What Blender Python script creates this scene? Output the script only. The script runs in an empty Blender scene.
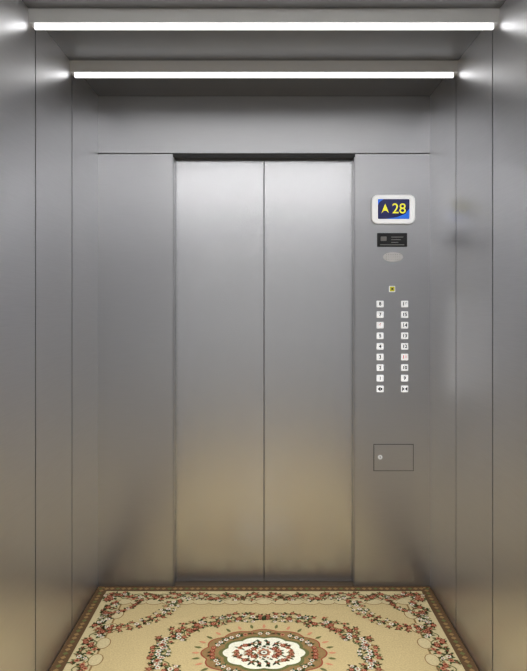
import bpy, bmesh, math, random
from mathutils import Vector
random.seed(7)
scene = bpy.context.scene
scene.view_settings.view_transform = 'Standard'
scene.view_settings.look = 'None'

W = 0.8205      # half width
H = 2.432       # ceiling
L = 3.12        # car depth
EYE = 1.40
PX = 202.3
def fx(px): return (px-264.0)/PX
def fz(py): return EYE+(305.0-py)/PX

# ---------------------------------------------------------------- materials
def srgb(r, g, b):
    def c(v):
        v /= 255.0
        return v/12.92 if v <= 0.04045 else ((v+0.055)/1.055)**2.4
    return (c(r), c(g), c(b), 1)

def base_mat(name):
    m = bpy.data.materials.new(name); m.use_nodes = True
    nt = m.node_tree
    return m, nt, nt.nodes['Principled BSDF']

def simple(name, col, rough=0.5, metal=0.0, emit=None, es=0.0):
    m, nt, b = base_mat(name)
    b.inputs['Base Color'].default_value = col
    b.inputs['Roughness'].default_value = rough
    b.inputs['Metallic'].default_value = metal
    n = nt.nodes.new('ShaderNodeTexNoise'); n.inputs['Scale'].default_value = 60
    mr = nt.nodes.new('ShaderNodeMapRange')
    mr.inputs['To Min'].default_value = max(0, rough-0.04); mr.inputs['To Max'].default_value = min(1, rough+0.04)
    nt.links.new(n.outputs['Fac'], mr.inputs['Value']); nt.links.new(mr.outputs['Result'], b.inputs['Roughness'])
    if emit:
        b.inputs['Emission Color'].default_value = emit
        b.inputs['Emission Strength'].default_value = es
    return m

def steel(name, tangent, base=0.5, rough=0.36, aniso=0.6, scale=(4, 4, 420), amp=0.03):
    m, nt, b = base_mat(name)
    b.inputs['Metallic'].default_value = 1.0
    tc = nt.nodes.new('ShaderNodeTexCoord')
    mp = nt.nodes.new('ShaderNodeMapping'); mp.inputs['Scale'].default_value = scale
    n = nt.nodes.new('ShaderNodeTexNoise'); n.inputs['Scale'].default_value = 2.0
    n.inputs['Detail'].default_value = 1
    nt.links.new(tc.outputs['Object'], mp.inputs['Vector'])
    nt.links.new(mp.outputs['Vector'], n.inputs['Vector'])
    cr = nt.nodes.new('ShaderNodeMapRange')
    cr.inputs['From Min'].default_value = 0.25; cr.inputs['From Max'].default_value = 0.75
    cr.inputs['To Min'].default_value = base*(1-amp); cr.inputs['To Max'].default_value = base*(1+amp)
    nt.links.new(n.outputs['Fac'], cr.inputs['Value'])
    cc = nt.nodes.new('ShaderNodeCombineColor')
    nt.links.new(cr.outputs['Result'], cc.inputs[0]); nt.links.new(cr.outputs['Result'], cc.inputs[1])
    bl = nt.nodes.new('ShaderNodeMath'); bl.operation = 'MULTIPLY'; bl.inputs[1].default_value = 1.025
    nt.links.new(cr.outputs['Result'], bl.inputs[0]); nt.links.new(bl.outputs[0], cc.inputs[2])
    nt.links.new(cc.outputs['Color'], b.inputs['Base Color'])
    b.inputs['Roughness'].default_value = rough
    b.inputs['Anisotropic'].default_value = aniso
    cx = nt.nodes.new('ShaderNodeCombineXYZ')
    for i in range(3): cx.inputs[i].default_value = tangent[i]
    nt.links.new(cx.outputs['Vector'], b.inputs['Tangent'])
    return m

Z = (0, 0, 1)
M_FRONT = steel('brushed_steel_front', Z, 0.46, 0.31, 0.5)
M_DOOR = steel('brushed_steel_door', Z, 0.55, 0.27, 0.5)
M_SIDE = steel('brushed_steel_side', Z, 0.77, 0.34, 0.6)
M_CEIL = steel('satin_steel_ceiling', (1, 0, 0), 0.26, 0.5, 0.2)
M_BAR = simple('lamp_housing_paint', srgb(205, 205, 205), 0.45, 0.1)
M_GAP = simple('seam_dark', srgb(32, 32, 32), 0.8)
M_DARK = simple('jamb_dark', srgb(60, 60, 60), 0.5, 0.6)
M_LED = simple('led_diffuser', (1, 1, 1, 1), 0.5, 0, (1, 1, 1, 1), 1.9)
M_LED2 = simple('led_diffuser_boosted', (1, 1, 1, 1), 0.5, 0, (1, 1, 1, 1), 8.5)  # same diffuser, emission raised on out-of-view bars to brighten the side walls
M_WHITE = simple('white_plastic_glow', srgb(240, 242, 244), 0.35, 0, (1, 1, 1, 1), 0.5)  # glow added to the plastic so bezel and buttons look whiter
M_BEZ = simple('bezel_silver', srgb(240, 242, 245), 0.3, 0.0)
M_BLK = simple('black_gloss', srgb(10, 10, 12), 0.25)
M_SCR = simple('screen_navy', srgb(6, 12, 60), 0.25, 0, srgb(6, 14, 80), 0.7)
M_YEL = simple('indicator_yellow', srgb(230, 220, 60), 0.4, 0, srgb(240, 230, 60), 0.8)
M_YBTN = simple('alarm_button_yellow', srgb(200, 200, 60), 0.4, 0, srgb(220, 215, 70), 0.25)
M_BLUE = simple('indicator_blue', srgb(40, 110, 220), 0.4, 0, srgb(40, 110, 230), 0.6)
M_RED = simple('button_mark_red', srgb(200, 30, 30), 0.5, 0, srgb(220, 40, 40), 0.2)
M_MARK = simple('button_mark_dark', srgb(30, 30, 35), 0.5)
M_GREYT = simple('plaque_print', srgb(150, 150, 150), 0.5)
M_SPK = simple('sensor_grey', srgb(240, 240, 242), 0.5, 0.0, (1, 1, 1, 1), 0.05)
M_SUB = simple('subfloor', srgb(80, 70, 60), 0.8)
M_SILL = simple('sill_bronze', srgb(90, 74, 56), 0.6, 0.3)

# ---------------------------------------------------------------- mesh helpers
def link(o):
    scene.collection.objects.link(o); return o

def empty(name):
    e = bpy.data.objects.new(name, None); e.empty_display_size = 0.1
    return link(e)

class MB:
    def __init__(self): self.v = []; self.f = []; self.m = []; self.mats = []
    def mi(self, mat):
        if mat not in self.mats: self.mats.append(mat)
        return self.mats.index(mat)
    def box(self, x0, x1, y0, y1, z0, z1, mat, bev=0.0):
        bm = bmesh.new()
        bmesh.ops.create_cube(bm, size=1)
        for v in bm.verts:
            v.co = Vector(((x0+x1)/2+v.co.x*(x1-x0), (y0+y1)/2+v.co.y*(y1-y0), (z0+z1)/2+v.co.z*(z1-z0)))
        if bev > 0:
            bmesh.ops.bevel(bm, geom=bm.edges[:], offset=bev, segments=2, affect='EDGES', profile=0.5)
        self.add_bm(bm, mat)
    def add_bm(self, bm, mat):
        k = len(self.v); i = self.mi(mat)
        bm.verts.index_update()
        for v in bm.verts: self.v.append(tuple(v.co))
        for f in bm.faces:
            self.f.append([k+v.index for v in f.verts]); self.m.append(i)
        bm.free()
    def poly(self, pts, mat):
        k = len(self.v); self.v += [tuple(p) for p in pts]
        self.f.append(list(range(k, k+len(pts)))); self.m.append(self.mi(mat))
    def prism_y(self, pts, y0, y1, mat):
        """extrude an (x,z) outline along y; y1 = face towards the room"""
        n = len(pts); k = len(self.v); i = self.mi(mat)
        self.v += [(p[0], y0, p[1]) for p in pts]+[(p[0], y1, p[1]) for p in pts]
        self.f.append([k+j for j in range(n)]); self.f.append([k+n+j for j in reversed(range(n))])
        self.m += [i, i]
        for j in range(n):
            self.f.append([k+j, k+n+j, k+n+(j+1) % n, k+(j+1) % n]); self.m.append(i)
    def obj(self, name, parent=None):
        me = bpy.data.meshes.new(name); me.from_pydata(self.v, [], self.f)
        for m in self.mats: me.materials.append(m)
        me.polygons.foreach_set('material_index', self.m)
        bm = bmesh.new(); bm.from_mesh(me); bmesh.ops.recalc_face_normals(bm, faces=bm.faces[:]); bm.to_mesh(me); bm.free()
        me.update()
        o = link(bpy.data.objects.new(name, me))
        if parent: o.parent = parent
        return o

def rrect(cx, cz, w, h, r, n=6):
    pts = []
    for (sx, sz, a0) in ((1, 1, 0), (-1, 1, 90), (-1, -1, 180), (1, -1, 270)):
        for i in range(n+1):
            a = math.radians(a0+90*i/n)
            pts.append((cx+sx*(w/2-r)+r*math.cos(a), cz+sz*(h/2-r)+r*math.sin(a)))
    return pts
def ell(cx, cz, a, b, n=32):
    return [(cx+a*math.cos(2*math.pi*i/n), cz+b*math.sin(2*math.pi*i/n)) for i in range(n)]

def text(body, x, y, z, size, mat, parent, name, bold=0.0):
    c = bpy.data.curves.new(name, 'FONT'); c.body = body; c.size = size
    c.align_x = 'CENTER'; c.align_y = 'CENTER'; c.extrude = 0.0003; c.offset = bold
    t = link(bpy.data.objects.new(name+'_tmp', c))
    t.location = (x, y, z); t.rotation_euler = (math.pi/2, 0, 0)
    bpy.context.view_layer.update()
    me = bpy.data.meshes.new_from_object(t)
    me.transform(t.matrix_world)
    me.materials.clear(); me.materials.append(mat)
    bpy.data.objects.remove(t)
    o = link(bpy.data.objects.new(name, me)); o.parent = parent
    return o

# ---------------------------------------------------------------- shell
b = MB(); b.box(-W-0.05, W+0.05, -L-0.05, 0.30, -0.06, 0.0, M_SUB); b.obj('floor')
b = MB(); b.box(-W-0.05, W+0.05, -L-0.05, 0.15, H, H+0.05, M_CEIL)
b.obj('ceiling')

def side(sign, name):
    b = MB()
    xi = sign*W; xo = sign*(W+0.020); xb = sign*(W+0.05)
    b.box(min(xo, xb), max(xo, xb), -L-0.05, 0.06, 0, H, M_GAP)
    edges = [0.0, -0.406, -0.820]
    while edges[-1] > -L+0.3: edges.append(edges[-1]-0.414)
    edges[-1] = -L
    for a, c in zip(edges[:-1], edges[1:]):
        b.box(min(xi, xo), max(xi, xo), c+0.004, a-(0.004 if a < 0 else 0.0), 0.0, H, M_SIDE)
        if c > -L:   # black joint filler, slightly recessed
            xg = sign*(W+0.0025)
            b.box(min(xg, xo), max(xg, xo), c-0.004, c+0.004, 0.0, H, M_GAP)
    return b.obj(name)
side(-1, 'wall_left'); side(1, 'wall_right')

# front wall
zt = fz(153.5)
XO = 0.4505
ZO = fz(156.5)
WE = W+0.019
b = MB()
b.box(-WE, WE, 0.0, 0.03, zt+0.0015, H, M_FRONT, 0.0012)            # header / transom
b.box(-WE, -XO, 0.0, 0.03, 0, zt-0.0015, M_FRONT, 0.0015)           # left return panel
b.box(-WE, -XO-0.004, 0.03, 0.055, 0, H, M_GAP)
b.box(XO+0.004, WE, 0.03, 0.055, 0, H, M_GAP)
b.box(-XO-0.004, XO+0.004, 0.004, 0.055, ZO, H-0.001, M_DARK)
b.obj('wall_front')

# door frame trim (jamb returns)
b = MB()
for s in (-1, 1):
    b.box(min(s*XO, s*(XO-0.004)), max(s*XO, s*(XO-0.004)), 0.002, 0.056, 0, ZO, M_FRONT, 0.0008)
b.box(-XO, XO, 0.002, 0.056, ZO-0.004, ZO, M_DARK)
b.obj('trim_1')

def door(name, x0, x1):
    b = MB()
    b.box(x0, x1, 0.058, 0.088, 0.006, ZO+0.06, M_DOOR, 0.002)
    return b.obj(name)
door('door_1', -XO-0.05, -0.0012)
door('door_2', 0.0012, XO+0.05)
b = MB(); b.box(-XO-0.05, XO+0.05, 0.10, 0.13, 0, ZO+0.06, M_GAP); b.obj('landing_door_backing')
b = MB()
b.box(-XO, XO, 0.0, 0.12, 0.0, 0.004, M_SILL, 0.001)
for y in (0.015, 0.03, 0.045):
    b.box(-XO, XO, y, y+0.006, 0.004, 0.0055, M_SILL)
b.obj('door_sill')

# ---------------------------------------------------------------- ceiling light bars
def lightbar(y, name, led):
    e = empty(name); e.location = (0, 0, 0)
    prof = [(y+0.045, H), (y-0.008, H), (y-0.008, H-0.004), (y-0.002, H-0.046), (y+0.045, H-0.046)]
    b = MB(); k = len(prof); i = b.mi(M_BAR)
    for x in (-W, W):
        b.v += [(x, p[0], p[1]) for p in prof]
    b.f.append(list(range(k))); b.f.append(list(range(2*k-1, k-1, -1))); b.m += [i, i]
    for j in range(k):
        b.f.append([j, (j+1) % k, k+(j+1) % k, k+j]); b.m.append(i)
    b.obj('housing', e)
    b = MB(); b.box(-W+0.016, W-0.016, y+0.000, y+0.014, H-0.067, H-0.046, led, 0.004); b.obj('diffuser', e)
    return e
for y in (-0.43, -0.88): lightbar(y, 'ceiling_light_bar', M_LED)
for y in (-1.33, -1.78, -2.23, -2.68): lightbar(y, 'ceiling_light_bar', M_LED2)

# added out-of-view area lamps with made-up frames, to brighten the carpet
for yy, en in ((-1.10, 7.5), (-1.55, 5.5), (-2.0, 3.5), (-2.45, 2.5)):
    e = empty('added_fill_light')
    b = MB()
    for x0, x1, y0, y1 in ((-0.62, 0.62, yy-0.09, yy-0.07), (-0.62, 0.62, yy+0.07, yy+0.09), (-0.62, -0.60, yy-0.07, yy+0.07), (0.60, 0.62, yy-0.07, yy+0.07)):
        b.box(x0, x1, y0, y1, H-0.02, H, M_BAR, 0.002)
    b.obj('frame', e)
    ld = bpy.data.lights.new('added_fill_lamp', 'AREA'); ld.shape = 'RECTANGLE'
    ld.size = 1.18; ld.size_y = 0.12; ld.energy = en; ld.spread = math.radians(75)
    ld.color = (0.94, 0.97, 1.0)
    lo = link(bpy.data.objects.new('added_fill_lamp', ld)); lo.location = (0, yy, H-0.012); lo.parent = e
    lo.rotation_euler = (math.radians(12) if yy > -1.3 else 0, 0, 0)

# ---------------------------------------------------------------- floor indicator + control panel (right return panel)
e = empty('elevator_control_panel')
b = MB()
b.box(XO, WE, 0.0, 0.03, 0, zt-0.0015, M_FRONT, 0.0015)
b.obj('faceplate', e)
b = MB()
cx, cz = fx(393), fz(209.5)
b.prism_y(rrect(cx, cz, 0.216, 0.146, 0.030), 0.0, -0.010, M_BEZ)
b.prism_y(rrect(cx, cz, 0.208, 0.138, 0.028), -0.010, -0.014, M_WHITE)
b.prism_y(rrect(cx, cz, 0.156, 0.098, 0.004), -0.014, -0.0155, M_SCR)
b.obj('indicator_bezel', e)
b = MB()
x1 = cx+0.077; z0 = cz-0.048
b.prism_y([(x1, z0), (x1, z0+0.050), (x1-0.02, z0+0.024), (x1-0.06, z0+0.008), (x1-0.115, z0)], -0.0155, -0.0162, M_BLUE)
b.prism_y([(cx-0.077, cz+0.048), (cx-0.050, cz+0.048), (cx-0.070, cz+0.034), (cx-0.077, cz+0.020)], -0.0155, -0.0162, M_BLUE)
b.obj('indicator_graphic', e)
b = MB()
ax = cx-0.042
b.prism_y([(ax, cz+0.026), (ax-0.018, cz-0.020), (ax-0.006, cz-0.008), (ax+0.006, cz-0.008), (ax+0.018, cz-0.020)], -0.0162, -0.0168, M_YEL)
b.obj('up_arrow', e)
text('28', cx+0.026, -0.0166, cz, 0.070, M_YEL, e, 'floor_number')

b = MB()
cx, cz = fx(392), fz(240)
b.prism_y(rrect(cx, cz, 0.148, 0.068, 0.003), 0, -0.003, M_BLK)
for k in range(3):
    b.box(cx-0.005, cx+0.055-0.012*k, -0.0036, -0.003, cz+0.012-0.013*k, cz+0.016-0.013*k, M_GREYT)
b.prism_y(rrect(cx-0.042, cz+0.006, 0.030, 0.022, 0.004), -0.003, -0.0036, M_GREYT)
b.box(cx-0.06, cx+0.06, -0.0036, -0.003, cz-0.026, cz-0.022, M_GREYT)
b.obj('rating_plaque', e)
b = MB()
b.prism_y(ell(fx(393), fz(257), 0.050, 0.024), 0, -0.002, M_SPK)
for i in range(-3, 4):
    for j in (-1, 0, 1):
        b.prism_y(ell(fx(393)+i*0.011, fz(257)+j*0.011, 0.0018, 0.0018, 8), -0.002, -0.0023, M_GREYT)
b.obj('intercom_grille', e)
b = MB()
b.prism_y(rrect(fx(392), fz(289), 0.030, 0.030, 0.003), 0, -0.003, M_WHITE)
b.prism_y(rrect(fx(392), fz(289), 0.024, 0.024, 0.002), -0.003, -0.005, M_YBTN)
b.prism_y(ell(fx(392), fz(289), 0.005, 0.005, 12), -0.005, -0.0056, M_MARK)
b.obj('alarm_button', e)
b = MB(); rows = [304+10.6*i for i in range(9)]
for py in rows:
    for px in (380, 404.5):
        b.prism_y(rrect(fx(px), fz(py), 0.036, 0.034, 0.003), 0, -0.002, M_BEZ)
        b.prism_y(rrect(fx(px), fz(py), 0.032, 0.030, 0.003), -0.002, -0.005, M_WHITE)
b.obj('push_buttons', e)
for r, py in enumerate(rows[:-1]):
    for c, px in enumerate((380, 404.5)):
        num = str((8-r)+(8 if c else 0))
        m = M_RED if (r, c) in ((2, 0), (5, 1)) else M_MARK
        text(num, fx(px), -0.0053, fz(py), 0.024, m, e, 'button_number_%s' % num, 0.0008)
b = MB()
for c, px in enumerate((380, 404.5)):
    x = fx(px); z = fz(rows[-1])
    for s in (-1, 1):
        b.prism_y([(x+s*0.013, z), (x+s*0.001, z+0.011), (x+s*0.001, z-0.011)] if c == 0 else [(x+s*0.001, z), (x+s*0.013, z+0.011), (x+s*0.013, z-0.011)], -0.005, -0.0056, M_MARK)
b.obj('door_button_marks', e)
b = MB()
x0, x1, z0, z1 = fx(373.5), fx(413.5), fz(471), fz(444)
b.prism_y([(x0, z0), (x1, z0), (x1, z1), (x0, z1)], 0, -0.0008, M_DARK)
b.box(x0+0.003, x1-0.003, -0.0022, -0.0008, z0+0.003, z1-0.003, M_FRONT, 0.0006)
b.prism_y(ell(fx(380), fz(457), 0.011, 0.011, 20), -0.0022, -0.005, M_BEZ)
b.prism_y(rrect(fx(380), fz(457), 0.003, 0.010, 0.001), -0.005, -0.0055, M_BLK)
b.obj('service_hatch', e)

# ---------------------------------------------------------------- carpet
def cloth(name, col):
    m, nt, bs = base_mat(name)
    bs.inputs['Roughness'].default_value = 0.95
    bs.inputs['Specular IOR Level'].default_value = 0.1
    tc = nt.nodes.new('ShaderNodeTexCoord')
    n = nt.nodes.new('ShaderNodeTexNoise'); n.inputs['Scale'].default_value = 160; n.inputs['Detail'].default_value = 4
    nt.links.new(tc.outputs['Object'], n.inputs['Vector'])
    mx = nt.nodes.new('ShaderNodeMix'); mx.data_type = 'RGBA'
    mx.inputs[6].default_value = tuple(c*0.65 for c in col[:3])+(1,)
    mx.inputs[7].default_value = tuple(min(1, c*1.25) for c in col[:3])+(1,)
    nt.links.new(n.outputs['Fac'], mx.inputs[0]); nt.links.new(mx.outputs[2], bs.inputs['Base Color'])
    bp = nt.nodes.new('ShaderNodeBump'); bp.inputs['Strength'].default_value = 0.4; bp.inputs['Distance'].default_value = 0.002
    nt.links.new(n.outputs['Fac'], bp.inputs['Height']); nt.links.new(bp.outputs['Normal'], bs.inputs['Normal'])
    return m
C = dict(gold=cloth('wool_gold', srgb(194, 172, 124)), cream=cloth('wool_cream', srgb(200, 182, 138)),
         brown=cloth('wool_brown', srgb(98, 74, 50)), tan=cloth('wool_tan', srgb(144, 114, 74)),
         rose=cloth('wool_rose', srgb(148, 74, 54)), peach=cloth('wool_peach', srgb(200, 136, 102)),
         white=cloth('wool_ivory', srgb(238, 228, 204)), green=cloth('wool_green', srgb(64, 80, 46)),
         olive=cloth('wool_olive', srgb(104, 104, 62)), maroon=cloth('wool_maroon', srgb(90, 46, 34)))
cb = MB()
T = 0.012
CW = W-0.002; Y0 = -0.002; Y1 = -L+0.002
cb.box(-CW, CW, Y1, Y0, 0.0, T, C['brown'], 0.003)
lay = [T+0.0003*i for i in range(1, 12)]
def quad(x0, x1, y0, y1, l, m): cb.poly([(x0, y0, lay[l]), (x1, y0, lay[l]), (x1, y1, lay[l]), (x0, y1, lay[l])], C[m])
def disc(x, y, r, l, m, n=10, ry=None):
    ry = ry or r
    cb.poly([(x+r*math.cos(2*math.pi*i/n), y+ry*math.sin(2*math.pi*i/n), lay[l]) for i in range(n)], C[m])
def leaf(x, y, a, ln, wd, l, m):
    ca, sa = math.cos(a), math.sin(a)
    pts = [(0, 0), (ln*0.35, wd/2), (ln*0.75, wd*0.35), (ln, 0), (ln*0.75, -wd*0.35), (ln*0.35, -wd/2)]
    cb.poly([(x+p*ca-q*sa, y+p*sa+q*ca, lay[l]) for p, q in pts], C[m])
def flower(x, y, r, l, m, m2='white', np=6):
    a0 = random.random()*6
    for k in range(np):
        a = a0+2*math.pi*k/np
        leaf(x, y, a, r, r*0.75, l, m)
    disc(x, y, r*0.45, l+1, m2, 8); disc(x, y, r*0.2, l+2, 'maroon', 6)
def ribbon(pts, w, l, m):
    for (a, b_) in zip(pts[:-1], pts[1:]):
        d = Vector((b_[0]-a[0], b_[1]-a[1])); 
        if d.length < 1e-6: continue
        n = Vector((-d.y, d.x)).normalized()*w/2
        cb.poly([(a[0]+n.x, a[1]+n.y, lay[l]), (a[0]-n.x, a[1]-n.y, lay[l]), (b_[0]-n.x, b_[1]-n.y, lay[l]), (b_[0]+n.x, b_[1]+n.y, lay[l])], C[m])
def spray(x, y, tr, s=1.0, l=5):
    """random blossom cluster, applied through the symmetry list tr"""
    kind = random.random(); st = random.getstate()
    for t in tr:
        random.setstate(st)
        X, Y = t(x, y)
        if not (-CW+0.01 < X < CW-0.01 and Y1+0.01 < Y < Y0-0.01): continue
        for k in range(5):
            leaf(X, Y, random.random()*6.28, 0.032*s, 0.012*s, l, random.choice(['green', 'olive', 'green', 'tan']))
        if kind < 0.3: flower(X, Y, 0.018*s, l+1, 'rose', 'peach')
        elif kind < 0.55: flower(X, Y, 0.015*s, l+1, 'peach', 'rose')
        elif kind < 0.8: flower(X, Y, 0.014*s, l+1, 'white', 'peach')
        else: flower(X, Y, 0.012*s, l+1, 'maroon', 'peach', 5)
    random.random()

B = 0.055
quad(-CW+B, CW-B, Y1+B, Y0-B, 0, 'cream')
def dash(x, y, m): disc(x, y, 0.012, 0, m, 4)
k = 0
x = -CW+0.02
while x < CW-0.01:
    for y in (Y0-0.028, Y1+0.028): dash(x, y, 'tan' if k % 3 else 'olive')
    x += 0.028; k += 1
y = Y0-0.02
while y > Y1:
    for x in (-CW+0.028, CW-0.028): dash(x, y, 'tan' if k % 3 else 'olive')
    y -= 0.028; k += 1
BB = B+0.105
quad(-CW+BB-0.008, CW-BB+0.008, Y1+BB-0.008, Y0-BB+0.008, 1, 'tan')
quad(-CW+BB, CW-BB, Y1+BB, Y0-BB, 2, 'gold')
ym = (Y0+Y1)/2
sym4 = [lambda a, b: (a, b), lambda a, b: (-a, b), lambda a, b: (a, 2*ym-b), lambda a, b: (-a, 2*ym-b)]
n = 9
for k in range(-n, n+1):
    x = k*(CW-BB)/n
    for (yy) in (Y0-BB, Y1+BB):
        disc(x, yy, 0.042, 3, 'tan', 16, 0.030); disc(x, yy, 0.038, 4, 'cream', 16, 0.026)
m_ = 24
for k in range(1, m_):
    y = Y0-BB+(Y1-Y0+2*BB)*k/m_
    for xx in (-CW+BB, CW-BB):
        disc(xx, y, 0.030, 3, 'tan', 16, 0.042); disc(xx, y, 0.026, 4, 'cream', 16, 0.038)
def vine_x(yc, s):
    pts = [(-CW+B+0.02+i*(2*CW-2*B-0.04)/160, yc+0.024*math.sin(i*0.5)*s) for i in range(161)]
    ribbon(pts, 0.005, 5, 'olive')
vine_x(Y0-B-0.055, 1); vine_x(Y1+B+0.055, -1)
for s in (-1, 1):
    pts = [(s*(CW-B-0.055+0.024*math.sin(i*0.5)), Y0-B-0.02+i*(Y1-Y0+2*B+0.04)/320) for i in range(321)]
    ribbon(pts, 0.005, 5, 'olive')
x = 0.016; k = 0
while x < CW-B:
    spray(x, Y0-B-0.055+0.026*math.sin(k*1.3), sym4, 0.85)
    spray(x+0.014, Y0-B-0.015-0.08*random.random(), sym4, 0.65)
    x += 0.026; k += 1
y = Y0-B-0.03
while y > ym:
    spray(CW-B-0.055+0.026*math.sin(k*1.3), y, sym4, 0.85)
    spray(CW-B-0.015-0.08*random.random(), y+0.014, sym4, 0.65)
    y -= 0.026; k += 1

def scal(cx, cy, a, b_, lobes, amp, l, m, n=180):
    pts = []
    for i in range(n):
        t = 2*math.pi*i/n; r = 1+amp*abs(math.cos(lobes*t/2))
        pts.append((cx+a*r*math.cos(t), cy+b_*r*math.sin(t), lay[l]))
    cb.poly(pts, C[m])
centres = [-0.58, -1.56, -2.54]
for cy in centres:
    scal(0, cy, 0.235, 0.165, 12, 0.08, 3, 'rose'); scal(0, cy, 0.229, 0.159, 12, 0.08, 4, 'tan')
    scal(0, cy, 0.165, 0.114, 10, 0.10, 5, 'olive'); scal(0, cy, 0.150, 0.102, 10, 0.10, 6, 'white')
def mtr():
    out = []
    for cy in centres:
        for sx in (1, -1):
            for sy in (1, -1):
                out.append(lambda a, b, cy=cy, sx=sx, sy=sy: (sx*a, cy+sy*b))
    return out
MT = mtr()
def ring(a, b_, n, s, jit=0.01, l=6):
    for i in range(n):
        t = (i+0.5)/n*math.pi/2
        r = 1+random.uniform(-jit, jit)*2.4
        spray(a*r*math.cos(t), b_*r*math.sin(t), MT, s, l)
ring(0.207, 0.144, 10, 0.75)
ring(0.11, 0.074, 5, 0.8, l=7)
ring(0.06, 0.038, 3, 0.8, l=7)
for cy in centres: flower(0, cy, 0.030, 8, 'peach', 'white', 8)
ring(0.42, 0.280, 20, 0.9, 0.03); ring(0.39, 0.255, 18, 0.65, 0.03); ring(0.45, 0.305, 20, 0.7, 0.03)
for cy in centres:
    ribbon([(0.405*(1+0.05*math.sin(16*t))*math.cos(t), cy+0.268*(1+0.05*math.sin(16*t))*math.sin(t)) for t in [2*math.pi*i/300 for i in range(301)]], 0.005, 5, 'olive')
    for i in range(32):
        t = 2*math.pi*i/32
        leaf(0.255*math.cos(t), cy+0.182*math.sin(t), t, 0.035, 0.014, 5, 'olive' if i % 2 else 'peach')
for rad, nn, s in ((0.30, 12, 0.85), (0.275, 10, 0.6), (0.33, 12, 0.6)):
    for i in range(nn):
        t = (i+0.5)/nn*math.pi/2
        spray(0.72-rad*math.cos(t), 0.43-rad*0.85*math.sin(t), MT, s)
for i in range(14):
    t = i/13*math.pi/2
    spray(0.72-0.12*math.cos(t)*1.1, 0.43-0.12*math.sin(t), MT, 0.7)
carpet = cb.obj('floral_carpet')

# ---------------------------------------------------------------- world (made-up fill through the open rear, brighter upward), camera
w = bpy.data.worlds.new('world'); scene.world = w; w.use_nodes = True
nt = w.node_tree; bg = nt.nodes['Background']
tc = nt.nodes.new('ShaderNodeTexCoord'); sx = nt.nodes.new('ShaderNodeSeparateXYZ')
nt.links.new(tc.outputs['Generated'], sx.inputs[0])
mr = nt.nodes.new('ShaderNodeMapRange')
mr.inputs['From Min'].default_value = -0.15; mr.inputs['From Max'].default_value = 0.8
mr.inputs['To Min'].default_value = 0.22; mr.inputs['To Max'].default_value = 2.2
nt.links.new(sx.outputs['Z'], mr.inputs['Value']); nt.links.new(mr.outputs['Result'], bg.inputs[1])
bg.inputs[0].default_value = (1.0, 1.0, 1.0, 1)
cam = bpy.data.cameras.new('camera'); co = link(bpy.data.objects.new('camera', cam))
co.location = (0, -3.0, EYE); co.rotation_euler = (math.pi/2, 0, 0)
cam.sensor_fit = 'HORIZONTAL'; cam.sensor_width = 36; cam.lens = 36*607/527
cam.shift_y = -30.5/527; cam.shift_x = -0.5/527
cam.clip_start = 0.02
scene.camera = co
